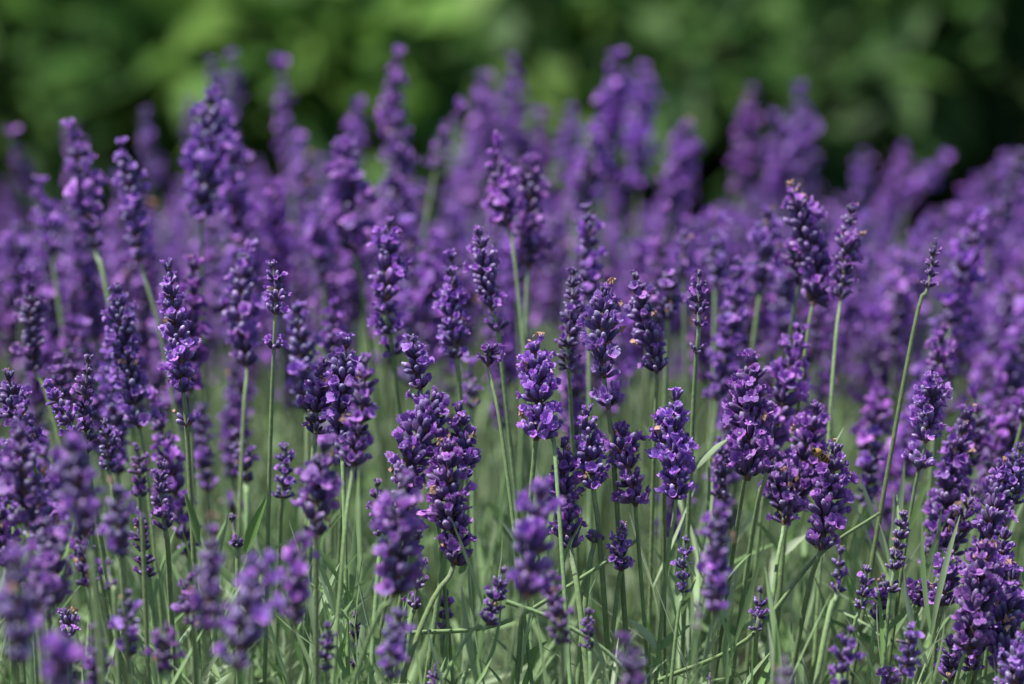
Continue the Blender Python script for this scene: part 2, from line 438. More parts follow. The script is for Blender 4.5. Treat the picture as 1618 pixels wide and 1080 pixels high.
# --- sharp and nearly sharp spikes
S(265, 415, 290, 622, 60, 1.50, .7, 'long sharp indigo spike leaning left with a separate ring of buds below it', low=[50], via=(302, 800), nick='the long sharp spike at the left')
S(430, 412, 435, 500, 46, 1.50, .8, 'short sharp spike on a thin straight stem, one ring of buds below its head', low=[52], via=(424, 820), nick='the short sharp spike at the left')
S(385, 405, 390, 580, 66, 1.60, 1.2, 'plump soft-focus spike behind the short sharp spike at the left', via=(380, 760), nick='')
S(470, 482, 484, 650, 62, 1.60, 1.3, 'soft spike right beside the thin straight stem at the left', via=(486, 800))
S(548, 535, 540, 700, 70, 1.50, 1.6, 'dense bright violet spike left of centre, its head merging with two others', via=(545, 860), nick='the merged trio left of centre')
S(578, 562, 558, 738, 62, 1.44, 1.0, 'slightly blurred bluish spike in front of the merged violet pair left of centre', via=(535, 960))
S(515, 568, 498, 690, 52, 1.51, 1.0, 'darker spike on the left side of the merged trio left of centre', via=(490, 850))
S(650, 530, 668, 640, 62, 1.50, .8, 'sharp violet spike top of the tall twisted clump at centre left', low=[30], via=(700, 900), nick='the tall twisted clump')
S(690, 625, 640, 760, 86, 1.49, 1.1, 'broad sharp spike, upper left body of the tall twisted clump', via=(640, 960))
S(708, 700, 716, 895, 76, 1.48, 1.1, 'dark sharp spike, lower right body of the tall twisted clump', via=(640, 1060), wilt=1)
S(648, 690, 640, 850, 60, 1.50, .6, 'deep indigo spike hidden in the lower left of the tall twisted clump', via=(600, 1000))
S(672, 880, 655, 965, 44, 1.49, .2, 'few dark buds low on a stem under the tall twisted clump', via=(640, 1060), dense=.6)
S(640, 755, 622, 940, 72, 1.39, 1.7, 'blurred bright lilac-purple spike in front of the tall twisted clump', via=(560, 1075), nick='the blurred bright spike before the clump')
S(770, 542, 772, 580, 50, 1.50, 2.2, 'tiny short flower head of open lilac florets on a long arching bare stem', via=(808, 800), nick='the tiny short head at centre')
S(845, 545, 852, 665, 74, 1.50, 1.5, 'sharp plump spike with two pinkish wilted tips, at centre', low=[25], via=(835, 830), wilt=2, nick='the pink-tipped plump spike')
S(955, 455, 955, 600, 68, 1.50, 1.5, 'sharp upright spike with pale brown wilted tips and a loose ring of buds below', low=[42], via=(975, 800), wilt=4, nick='the brown-tipped sharp spike')
S(905, 422, 896, 570, 44, 1.54, .6, 'slim dark spike just left of the brown-tipped sharp spike', via=(905, 700), low=[20])
S(1003, 430, 1038, 590, 58, 1.53, .7, 'sharp dark spike leaning left, right of the brown-tipped spike', via=(1032, 760), nick='the leaning dark spike right of centre')
S(1105, 425, 1104, 520, 40, 1.52, .9, 'slim small-headed spike with a lower bud ring, right of centre', low=[38], via=(1092, 720), nick='the slim spike right of centre')
S(755, 360, 778, 490, 56, 1.55, .9, 'upright dark spike leaning left above the centre, its tip lilac', low=[35], via=(800, 640), nick='the lilac-tipped spike above the centre')
S(713, 400, 722, 570, 56, 1.56, 1.1, 'loose spike with scattered open florets left of the lilac-tipped spike', via=(735, 740), dense=.85)
S(613, 345, 610, 500, 56, 1.57, 1.3, 'soft tall spike above the tall twisted clump, florets loosely spaced', low=[35, 75], via=(630, 640), dense=.9)
S(780, 243, 802, 360, 58, 1.63, 1.1, 'blurred spike with round lilac tip on a long pale stem at upper centre', via=(826, 530), nick='the round-tipped spike at upper centre')
S(838, 258, 834, 425, 64, 1.65, 1.6, 'blurred bushy spike right of the round-tipped spike at upper centre')
S(925, 322, 930, 470, 52, 1.62, .8, 'blurred dark spike with one lilac floret at its tip, above the brown-tipped spike', low=[25])
S(1255, 302, 1290, 450, 74, 1.58, 1.0, 'tall spike with a pinkish white wilted tip, upper right', low=[28], via=(1262, 640), wilt=2, nick='the white-tipped spike at upper right')
S(1345, 325, 1328, 475, 52, 1.57, .8, 'slim upright spike on a long straight stem, right of the white-tipped spike', via=(1310, 680), nick='the slim upright spike at upper right')
S(1213, 332, 1203, 470, 54, 1.66, 1.1, 'blurred spike just left of the white-tipped spike at upper right', via=(1188, 560))
S(1250, 385, 1262, 450, 56, 1.60, 2.0, 'open bright florets tucked under the left of the white-tipped spike', via=(1236, 640))
S(1478, 376, 1465, 458, 32, 1.53, .3, 'small lone blue-violet spike on a very long leaning bare stem at right', via=(1425, 620), nick='the small lone spike at right')
S(1187, 568, 1182, 755, 84, 1.50, 1.1, 'broad dense sharp spike with a narrow upright tip, right of centre', via=(1165, 830), nick='the broad dense spike right of centre')
S(1215, 640, 1210, 750, 50, 1.51, .9, 'dark sharp spike on the right flank of the broad dense spike', via=(1180, 900))
S(1068, 620, 1068, 790, 66, 1.50, 1.2, 'tall sharp spike tapering to a narrow dark base above a straight stem', via=(1045, 980), nick='the tall tapering spike')
S(1035, 655, 1050, 720, 40, 1.50, 1.0, 'side cluster of buds at the left shoulder of the tall tapering spike', via=(1050, 850))
S(985, 675, 998, 770, 70, 1.50, 1.6, 'short wide head of open florets left of the tall tapering spike', via=(1012, 900), low=[30])
S(925, 645, 938, 775, 60, 1.50, 1.0, 'sharp rounded spike under the brown-tipped sharp spike', via=(955, 950))
S(892, 695, 902, 870, 60, 1.50, 1.4, 'long sharp spike of mixed buds and florets below the pink-tipped plump spike', via=(925, 1040))
S(984, 825, 982, 905, 46, 1.50, 1.3, 'short sharp head of florets low in the middle, a lone bud pair beside its stem', via=(968, 1000))
S(940, 838, 938, 862, 36, 1.50, 1.8, 'very small ring of violet florets beside the short low head', via=(920, 1000))
S(1085, 845, 1078, 940, 36, 1.48, .5, 'slim sharp bud spike below the tall tapering spike', via=(1062, 1060), nick='the slim bud spike')
S(1290, 640, 1245, 815, 74, 1.54, 1.6, 'soft spike leaning right, one bright round floret at its tip, left of the bee', via=(1230, 960), nick='the spike left of the bee')
S(1322, 705, 1296, 870, 76, 1.50, 1.4, 'sharp spike of open florets directly right of and under the bee', low=[0], via=(1260, 1020), nick="the bee's spike")
S(1330, 862, 1322, 940, 40, 1.46, .6, 'small soft spike in lower right, left of a dark small spike', via=(1290, 1075))
S(1370, 892, 1358, 965, 40, 1.49, .2, 'small dark closed-bud spike in lower right', via=(1335, 1080), nick='the small dark spike in lower right')
S(1347, 988, 1325, 1090, 46, 1.43, .6, 'blurred spike rising from the bottom edge in lower right', via=(1318, 1140))
S(1428, 805, 1412, 905, 42, 1.50, .1, 'slim leaning spike of all closed dark buds, right side', low=[30], via=(1395, 1060), nick='the slim closed-bud spike at right')
S(1474, 592, 1462, 700, 62, 1.51, 1.4, 'sharp spike with frilly florets and a separate lower ring, at right', low=[40], via=(1425, 900), nick='the frilly spike at right')
S(1528, 650, 1485, 870, 68, 1.55, 1.2, 'long soft dark spike leaning right behind the frilly spike', via=(1460, 930), nick='')
S(1450, 925, 1452, 958, 58, 1.50, 2.2, 'open crown-shaped ring of lilac florets low at right', via=(1430, 1070), nick='the crown-shaped ring')
S(1582, 730, 1560, 850, 60, 1.52, 1.3, 'soft spike with bright florets near the right edge, above the big cluster', via=(1530, 960), low=[30])
S(1560, 872, 1530, 1030, 84, 1.48, 1.8, 'big sharp open-flowered spike with tan wilted tips in the lower right corner', via=(1500, 1120), wilt=3, nick='the big cluster in the lower right corner')
S(1602, 905, 1585, 1070, 76, 1.49, 1.7, 'sharp spike at the right edge of the lower right corner cluster', via=(1570, 1140), wilt=1)
S(1530, 950, 1535, 1060, 60, 1.49, 1.3, 'sharp spike on the left side of the lower right corner cluster', via=(1520, 1140))
S(1612, 1010, 1600, 1110, 70, 1.46, 1.4, 'flower head cut by the corner of the frame at lower right', via=(1580, 1180))
S(1405, 1052, 1400, 1100, 44, 1.47, 1.8, 'head of lilac florets just entering the bottom edge at right', via=(1390, 1160))
S(1122, 1062, 1112, 1110, 22, 1.48, .3, 'thin bud tip peeping over the bottom edge right of centre', via=(1110, 1150))
S(798, 893, 768, 990, 44, 1.46, .5, 'thin leaning spike of dark buds, low left of centre', via=(690, 1090), dense=.8, nick='the thin leaning bud spike')
S(690, 1045, 690, 1110, 32, 1.47, .4, 'small spike tip at the bottom edge left of centre', via=(690, 1160))
S(560, 965, 562, 1030, 30, 1.52, .2, 'small dark closed-bud spike low among the leaves', via=(565, 1120), low=[28])
S(140, 560, 138, 720, 46, 1.50, .6, 'sharp narrow dark spike near the left edge', via=(150, 900), nick='the narrow spike near the left edge')
S(75, 605, 122, 690, 50, 1.50, .8, 'sharp spike leaning left, its lower end touching the narrow spike at left', via=(150, 800))
S(12, 588, 50, 720, 60, 1.50, 1.0, 'sharp spike cut by the left edge, leaning left', via=(70, 880), nick='the spike cut by the left edge')
S(50, 450, 56, 590, 52, 1.60, .9, 'soft spike with one bright floret at its tip, far left', via=(100, 720), low=[])
S(186, 452, 214, 640, 60, 1.56, 1.2, 'soft spike with blurred lower half behind the long sharp spike at left', low=[32], via=(240, 830), dense=.95)
S(255, 728, 262, 840, 44, 1.48, 1.1, 'sharp little spike with a torn side, above the low left stems', via=(270, 960))
S(218, 800, 232, 915, 42, 1.48, .4, 'sharp slim bud spike with an open stalk base, low left', via=(246, 1000), nick='the slim bud spike at low left')
S(372, 680, 388, 765, 46, 1.60, .9, 'soft two-lobed head behind thin stems, left', via=(392, 880))
S(320, 640, 330, 780, 44, 1.66, .9, 'blurred purple spike between the stems at left', via=(338, 900))
S(365, 810, 375, 870, 34, 1.52, .4, 'few loose buds on a stem between two leaves at left', via=(376, 1000), dense=.5, leaves=[(.012, 1, .022), (.012, -1, .02)])
S(640, 800, 650, 880, 60, 1.51, .8, 'dark sharp spike end low in the left of the tall twisted clump', via=(620, 1030))
S(724, 640, 730, 760, 58, 1.51, 1.0, 'sharp spike on the right shoulder of the tall twisted clump', via=(690, 960))
S(1498, 870, 1488, 960, 52, 1.50, 1.2, 'sharp spike filling the upper left of the lower right corner cluster', via=(1470, 1100))
S(1590, 840, 1570, 960, 66, 1.51, 1.4, 'sharp spike between the right-edge soft spike and the corner cluster', via=(1550, 1120))
S(1500, 1010, 1500, 1090, 46, 1.50, 1.2, 'small sharp head low on the left of the lower right corner cluster', via=(1495, 1180))
S(1612, 700, 1600, 800, 54, 1.52, 1.2, 'soft spike cut by the right edge below mid height', via=(1560, 960))
S(1540, 770, 1505, 880, 50, 1.53, .5, 'very dark spike low behind the crown-shaped ring at right', via=(1470, 1020))
S(1480, 790, 1462, 900, 40, 1.56, .4, 'dark narrow spike between the slim closed-bud spike and the long soft one', via=(1440, 1040))
S(32, 640, 40, 740, 50, 1.46, 1.0, 'soft dark spike pressed against the left edge below the edge-cut one', via=(50, 900))
S(60, 760, 70, 880, 66, 1.43, 1.1, 'soft plump spike in the middle of the left corner mass', via=(80, 1060))
S(130, 830, 140, 930, 52, 1.45, .8, 'dark soft spike under the large bright blurred spike at left', via=(150, 1080))
S(200, 930, 205, 1040, 44, 1.40, .8, 'blurred dark small spike low at left beside the drooping stalk', via=(210, 1160))
S(215, 700, 222, 790, 40, 1.44, .8, 'soft small spike above the slim bud spike at low left', via=(230, 960))
S(855, 645, 872, 690, 54, 1.50, 1.7, 'loose ring of open florets under the pink-tipped plump spike', via=(885, 830))
S(540, 640, 545, 740, 46, 1.55, .9, 'dark lower spike behind the merged trio left of centre', via=(535, 900))
S(1230, 720, 1238, 830, 60, 1.53, 1.5, 'soft spike of open florets low on the left of the bee', via=(1215, 1000))
S(596, 755, 604, 850, 40, 1.47, .9, 'soft slim spike on the left edge of the tall twisted clump, low down', via=(590, 1000))
S(300, 905, 304, 990, 44, 1.42, 1.0, 'soft small spike left of the brown-tipped blurred spike', via=(310, 1100))
S(265, 985, 262, 1070, 46, 1.38, 1.0, 'blurred small spike at the bottom edge, left part', via=(262, 1160))
S(12, 700, 18, 800, 58, 1.47, 1.2, 'plump spike half cut by the left edge at mid-low height', via=(30, 960))
S(165, 660, 172, 745, 46, 1.53, .9, 'soft spike just behind the large bright blurred spike at left', via=(190, 880))
S(95, 560, 100, 650, 48, 1.58, 1.1, 'soft spike between the two leaning spikes at far left', via=(130, 760))
S(450, 700, 446, 790, 44, 1.55, 1.0, 'soft spike behind the thin straight stems left of centre', via=(440, 920))
S(705, 930, 700, 1000, 34, 1.52, .6, 'thin dark spike low behind the base of the tall twisted clump', via=(700, 1100))
S(930, 960, 932, 1030, 34, 1.45, .9, 'small soft spike near the bottom edge at centre', via=(935, 1120))
S(1140, 690, 1135, 790, 46, 1.56, .9, 'soft dark spike left of the broad dense spike right of centre', via=(1130, 900))
S(1200, 925, 1196, 1000, 34, 1.50, .5, 'small dark spike low between two straight stems right of centre', via=(1190, 1100))
S(1395, 905, 1385, 985, 38, 1.52, .8, 'small spike left of the crown-shaped ring', via=(1370, 1090))
S(1440, 985, 1430, 1070, 46, 1.45, 1.2, 'soft spike under the crown-shaped ring', via=(1425, 1150))
S(1385, 700, 1365, 800, 50, 1.60, 1.2, 'soft spike right of the bee behind the long leaning stem', via=(1330, 920))
S(1545, 640, 1530, 740, 56, 1.60, 1.4, 'soft spike right behind the long soft dark spike at right', via=(1500, 860))
S(60, 890, 64, 985, 56, 1.35, 1.2, 'blurred spike in the heart of the bottom left corner mass', via=(70, 1100))
# --- blurred foreground
S(515, 700, 500, 850, 64, 1.41, 1.5, 'soft violet foreground spike right of the thin stems, left of centre', via=(500, 1040))
S(480, 845, 465, 985, 60, 1.35, 1.5, 'blurred foreground spike with spread wide florets at its top', via=(455, 1120), nick='the wide-topped blurred spike')
S(335, 832, 328, 1000, 58, 1.33, .9, 'blurred foreground spike with a pinkish brown tip, lower left', via=(322, 1140), wilt=2, nick='the brown-tipped blurred spike')
S(412, 890, 372, 1060, 76, 1.31, 1.2, 'large blurred foreground spike leaning right, lower left', via=(350, 1180), nick='the large blurred spike')
S(517, 980, 515, 1062, 36, 1.42, .8, 'small soft foreground spike near the bottom edge', via=(520, 1160))
S(632, 965, 618, 1075, 50, 1.37, 1.4, 'blurred lilac spike at the bottom edge left of centre', via=(610, 1180))
S(858, 772, 830, 945, 78, 1.36, 1.5, 'large soft foreground spike leaning right, at centre bottom', via=(790, 1120), nick='the large soft spike at centre bottom')
S(868, 905, 885, 1000, 46, 1.40, .9, 'smaller soft foreground spike beneath the large soft spike at centre', via=(890, 1100), low=[32])
S(988, 1008, 1002, 1110, 56, 1.33, 1.0, 'blurred spike at the bottom edge right of centre', via=(1005, 1200))
S(1135, 800, 1130, 970, 58, 1.37, 1.0, 'upright blurred foreground spike right of the slim bud spike', via=(1125, 1130), nick='the upright blurred spike right of centre')
S(1100, 945, 1100, 1000, 22, 1.36, .2, 'tiny pale lilac bud tip beside the upright blurred spike', via=(1100, 1100))
S(1240, 1035, 1240, 1110, 34, 1.33, .5, 'blurred rounded spike tip at the bottom edge, right', via=(1240, 1180))
S(112, 700, 138, 850, 72, 1.33, 1.5, 'large blurred bright spike in the left foreground', via=(160, 1050), nick='the large bright blurred spike at left')
S(30, 680, 42, 830, 64, 1.41, 1.2, 'soft spike at the left edge above the blurred corner mass', via=(60, 1000))
S(185, 770, 192, 880, 60, 1.36, 1.0, 'blurred spike with a pinkish tip right of the large bright blurred spike at left', via=(200, 1040), wilt=1)
S(150, 590, 160, 600, 20, 1.5, .2, '', skip=1)
S(72, 820, 85, 960, 70, 1.38, 1.2, 'soft dense spike in the left corner mass, beneath the brightest one', via=(100, 1120))
S(22, 880, 28, 1050, 76, 1.27, 1.2, 'strongly blurred spike in the bottom left corner', via=(30, 1180), wilt=1)
S(92, 1010, 95, 1120, 78, 1.24, 1.3, 'strongly blurred rounded head on the bottom edge at far left', via=(95, 1240))
S(150, 985, 152, 1110, 50, 1.37, .8, 'soft dark spike right of the rounded head on the bottom edge', via=(155, 1200))
S(170, 880, 178, 935, 30, 1.42, 1.0, 'two or three dark buds with one lilac floret, low at left', via=(185, 1040), dense=.6)
S(5, 790, 12, 900, 60, 1.44, .9, 'soft spike half outside the left edge', via=(20, 1040))
S(100, 960, 108, 1010, 50, 1.50, .9, 'small violet head between the blurred masses at lower left', via=(112, 1120))
# --- blurred background, placed
S(118, 215, 150, 395, 58, 1.66, 1.2, 'tall blurred spike with a lilac floret at its tip, upper left', low=[], via=(185, 560), nick='the tall floret-tipped spike at upper left', dense=.85)
S(190, 222, 222, 415, 54, 1.64, 1.0, 'tall blurred spike leaning left, second from the upper left group', via=(275, 640), nick='')
S(335, 152, 318, 345, 76, 1.68, 1.6, 'tall broad blurred spike with a bright tip standing against the hedge, left', via=(322, 560), nick='the tall broad spike against the hedge')
S(362, 195, 378, 385, 68, 1.74, 1.6, 'broad blurred spike close behind the right of the tall broad spike', dense=.9)
S(335, 92, 348, 210, 40, 1.95, .8, 'soft faded spike, topmost at left against the green hedge')
S(368, 102, 365, 220, 34, 2.0, .8, 'soft faded spike right beside the topmost one at left')
S(298, 150, 300, 240, 30, 2.0, .8, 'small faded tip left of the tall broad spike against the hedge')
S(228, 172, 248, 300, 38, 2.0, .8, 'faded spike behind the second of the upper left group')
S(446, 112, 460, 290, 34, 2.0, .9, 'thin tall faded spike left of centre against bright green')
S(480, 235, 490, 340, 52, 1.95, .9, 'soft faded spike beneath the thin tall faded one')
S(20, 225, 52, 310, 34, 1.95, .8, 'thin faded spike leaning left in the far upper left')
S(60, 305, 82, 405, 46, 1.72, 1.3, 'blurred spike with bright top near the left edge, upper part')
S(625, 97, 618, 230, 42, 1.85, 1.1, 'tall blurred spike with a round knob at its tip, upper centre left', low=[30], nick='the knob-tipped spike')
S(630, 190, 625, 370, 60, 1.80, 1.6, 'wide blurred spike beneath the knob-tipped spike')
S(720, 182, 688, 270, 36, 1.84, .9, 'blurred spike leaning right, right of the knob-tipped spike')
S(560, 180, 552, 290, 44, 1.95, 1.1, 'faded spike left of the knob-tipped spike')
S(545, 243, 560, 400, 78, 1.71, 1.9, 'plump bright blurred spike on a pale stem, left of centre', via=(585, 560), nick='the plump bright blurred spike')
S(500, 330, 510, 440, 56, 1.75, 1.4, 'blurred dark spike left of the plump bright blurred spike')
S(812, 108, 822, 290, 50, 2.0, 1.5, 'faded lilac spike, right of the pair above upper centre')
S(768, 125, 762, 320, 54, 2.04, 1.5, 'faded lilac spike, left of the pair above upper centre')
S(740, 210, 745, 340, 50, 2.05, 1.3, 'faded spike low on the left side of the faded pair')
S(855, 195, 850, 310, 44, 2.05, 1.3, 'faded spike low on the right side of the faded pair')
S(976, 88, 958, 285, 56, 1.95, 1.6, 'tallest faded spike, upper right of centre, with a rounded bright top', nick='the tallest faded spike')
S(1018, 105, 1008, 300, 50, 2.0, 1.6, 'faded spike tight against the right of the tallest faded one')
S(902, 168, 900, 290, 44, 2.0, 1.2, 'faded rounded spike left of the tallest faded one')
S(1188, 138, 1168, 310, 48, 2.05, 1.4, 'faded tapering spike against dark hedge, right of centre', nick='the faded tapering spike')
S(1265, 155, 1272, 330, 54, 2.05, 1.4, 'faded wide spike right of the faded tapering spike')
S(1228, 200, 1225, 320, 40, 2.08, 1.2, 'faded narrow spike between the tapering and the wide one')
S(1085, 200, 1062, 330, 60, 1.95, 1.5, 'faded spike with pale tan florets near its top, right of centre', wilt=3)
S(1365, 238, 1368, 350, 36, 2.1, .8, 'faded upright spike rising alone against dark hedge at right', nick='the lone faded upright spike')
S(1484, 258, 1432, 330, 40, 2.1, 1.0, 'faded spike slanting strongly right, upper right')
S(1612, 240, 1540, 325, 40, 2.1, 1.0, 'faded spike slanting strongly right at the right edge')
S(1470, 335, 1450, 430, 42, 1.95, 1.2, 'faded spike above the small lone spike at right')
S(1535, 300, 1520, 360, 34, 2.0, 1.3, 'faded lilac head behind the slanting spike at right')
S(1135, 365, 1130, 455, 44, 1.68, 1.3, 'blurred spike with a bright top above the slim spike right of centre')
S(1080, 365, 1080, 440, 44, 1.68, .9, 'blurred dark spike above the leaning dark spike right of centre')
S(1055, 430, 1055, 510, 50, 1.60, 1.3, 'soft spike with bright florets right of the leaning dark spike')
S(1495, 515, 1482, 610, 46, 1.60, 1.2, 'soft spike with a bright round floret on top, above the frilly spike at right')
S(1580, 620, 1560, 760, 60, 1.66, 1.3, 'soft dark spike behind the right-edge group', )
S(1605, 560, 1590, 660, 60, 1.70, 1.3, 'soft spike touching the right edge at mid height')
S(1395, 620, 1370, 740, 56, 1.66, 1.4, 'blurred spike behind the long leaning bare stem')
S(740, 590, 745, 650, 40, 1.62, 1.1, 'soft small head left of the tiny short head at centre', dense=.8)
S(790, 600, 795, 680, 40, 1.70, .9, 'blurred dim spike below the tiny short head at centre')
SPK = [s for s in SPK if not s[8].get('skip')]
rgs = random.Random(11)
for (xt, yt, xb, yb, wpx, z, op, label, k) in SPK:
    T = at(xt, yt, z); dz = rgs.uniform(-.006, .006)
    B = at(xb, yb, z + dz); via = k.get('via')
    if via: via = at(via[0], via[1], z + dz + rgs.uniform(-.01, .02))
    mm = wpx * z / F * 1000 * (1.12 if z < 1.42 else 1.0)
    if z > 1.6: op *= 1.45
    if z < 1.42: op *= .85
    lows = [q * z / F for q in k.get('low', ()) if q > 0]
    tier = 'A' if 1.42 < z < 1.6 else 'B'
    spike(T, B, mm, op, rgs, via, lows, k.get('wilt', 0), k.get('dense', 1.0), tier, label, k.get('nick'), k.get('leaves', ()))

# ---------------------------------------------------------------- the fill behind: 300 individuals in all, the rest one mass
rf = random.Random(23)
taken = [(a['T'].x, a['T'].y) for a in ALL]
fill = []
y = 1.56
while y < 2.30:
    x = -.50 + rf.uniform(0, .03)
    while x < .54:
        fx, fy = x + rf.uniform(-.013, .013), y + rf.uniform(-.013, .013)
        x += .0275
        if min((fx - a) ** 2 + (fy - b) ** 2 for a, b in taken) < .014 ** 2: continue
        fill.append((fx, fy))
    y += .027
left = 300 - len(ALL)
cand = []
for (fx, fy) in fill:
    hump = .012 * math.exp(-((fx - .0) / .12) ** 2)
    h = CAM_H - (.246 + .072 * (fy - 1.5) / .6 - hump + rf.gauss(0, .015) + .003 * max(0, fx - .12) / .1)
    px, py, d = proj((fx, fy, h))
    if fy < 1.72:
        if rf.random() < .42: continue
        h -= rf.choice((.0, .02, .035, .055))
    if 560 < px < 1240 and fy < 1.7 and rf.random() < .5: continue
    lx = .05 + .30 * max(-.6, min(1.6, fx / .2)) if fx > 0 else .30 * max(-.8, fx / .25) * .6
    lean = Vector((lx + rf.gauss(0, .10), rf.gauss(.03, .10), 1)).normalized()
    HL = rf.uniform(.028, .052); T = Vector((fx, fy, h)) + lean * .0; B = T - lean * HL
    cand.append((px, py, d, T, B, rf.uniform(9.5, 15), rf.uniform(1.0, 2.7), rf.random()))
inview = [c for c in cand if -10 < c[0] < 1628]
inview.sort(key=lambda c: c[2])
# those whose heads are mostly covered by nearer ones go to the mass
cover = np.zeros((110, 165), bool); vis = []
for a in ALL:
    p0 = proj(a['T']); p1 = proj(a['B']); n = 12
    for i in range(n + 1):
        cx = p0[0] + (p1[0] - p0[0]) * i / n; cy = p0[1] + (p1[1] - p0[1]) * i / n
        x0, x1 = int((cx - 25) / 10), int((cx + 25) / 10); yy = int(cy / 10)
        if 0 <= yy < 110: cover[yy, max(0, x0):max(0, x1 + 1)] = True
score = []
for c in inview:
    p1 = proj(c[4]); n = 8; free = tot = 0; cells = []
    for i in range(n + 1):
        cx = c[0] + (p1[0] - c[0]) * i / n; cy = c[1] + (p1[1] - c[1]) * i / n
        for dx in (-20, -10, 0, 10, 20):
            X, Y = int((cx + dx) / 10), int(cy / 10)
            if 0 <= X < 162 and 0 <= Y < 108:
                tot += 1; free += not cover[Y, X]; cells.append((Y, X))
    for q in cells: cover[q] = True
    score.append((free, c))
score.sort(key=lambda s: -s[0])
indiv = [c for f, c in score[:left] if f > 4]
ids = set(id(c) for c in indiv)
mass = [c for c in cand if id(c) not in ids]
for c in sorted(indiv, key=lambda c: c[2]):
    spike(c[3], c[4], c[5], c[6], rf, None, [rf.uniform(.008, .015)] if c[7] < .3 else [], 0, rf.uniform(.85, 1.0), 'B')
ALL_IND = ALL
# the mass (outside the frame or behind the others)
mb = MB(); rm = random.Random(5)
mass = [c for c in mass if -1200 < c[0] < 2800]
WLO = []
for _ in range(4):
    b = MB()
    for (M, tip, d, s_) in cal_slots(rm, 0, 6): b.merge(rm.choice(CALYX_XLO), M @ Matrix.Diagonal((1.15, 1.15, 1.1, 1)), [0])
    WLO.append(b)
for c in mass:
    T, B = c[3], c[4]; ctrl = layout(T, B, None, rm, c[5]); pts = curve_pts(ctrl, 3)
    mb.merge(tube_mb(pts, .0009, .0005, 4), None, [2])
    n = max(3, int((T - B).length / .0062))
    sc = c[5] / 14.5
    near = -60 < c[0] < 1678
    for i in range(n + 1):
        u = i / n; p = B.lerp(T, u * .93)
        q = sc * 1.08 * (1 - .3 * max(0, u - .65) / .35)
        M = frame(p, T - B, rm.uniform(0, 6.28), q); Wb = rm.choice(WLO)
        mb.merge(Wb, M)
        for _ in range(2 if near else 1):
            a = rm.uniform(0, 6.28); dd = Vector((math.cos(a), math.sin(a), 1.1)).normalized()
            mb.merge(rm.choice(COR_LO), M @ frame(dd * .0052, dd, a, rm.uniform(.9, 1.35)), [3])
me = mb.mesh('lavender_mass', [M_CALYX, M_BRACT, M_STEM, M_PETAL])
tag(link('lavender_mass', me), 'dense mass of further lavender spikes filling the bed behind and beside the others', 'lavender', None, 'stuff')

# labels for the individuals of the fill: look + where it stands next to a spike that can be named
NICKS = [(a['nick'], proj(a['T'] * .5 + a['B'] * .5)) for a in ALL if a['nick']]
def look(a):
    p0, p1 = proj(a['T']), proj(a['B']); d = p0[2]
    blur = 'soft' if d < 1.75 else ('blurred' if d < 1.98 else 'faded')
    size = 'slim' if a['w'] < 11 else ('plump' if a['w'] > 13.3 else 'medium-wide')
    tilt = (p0[0] - p1[0]) / max(1, p1[1] - p0[1])
    til = 'leaning left' if tilt < -.13 else ('leaning right' if tilt > .16 else 'upright')
    return f'{blur} {size} {til} spike'
groups = {}
for a in ALL:
    if 'label' in a['root'].keys(): continue
    c = proj(a['T'] * .5 + a['B'] * .5)
    nk = min(NICKS, key=lambda n: (n[1][0] - c[0]) ** 2 + 1.5 * (n[1][1] - c[1]) ** 2)
    dx, dy = c[0] - nk[1][0], c[1] - nk[1][1]
    side = ('above' if dy < 0 else 'below') if abs(dy) > 1.3 * abs(dx) else ('left of' if dx < 0 else 'right of')
    groups.setdefault((look(a), side, nk[0]), []).append((math.hypot(dx, dy), a))
ORD = ['nearest', 'second nearest', 'third nearest', 'fourth nearest', 'fifth nearest', 'sixth nearest']
for (lk, side, nk), lst in groups.items():
    lst.sort(key=lambda q: q[0])
    for i, (_, a) in enumerate(lst):
        o = a['root']; s = f'{lk} {side} {nk}'
        if len(lst) > 1: s = f'{lk}, {ORD[min(i, 5)]} {side} {nk}'
        if len(s.split()) > 16: s = s.replace(' medium-wide', '').replace(' upright', '')
        o['label'] = s

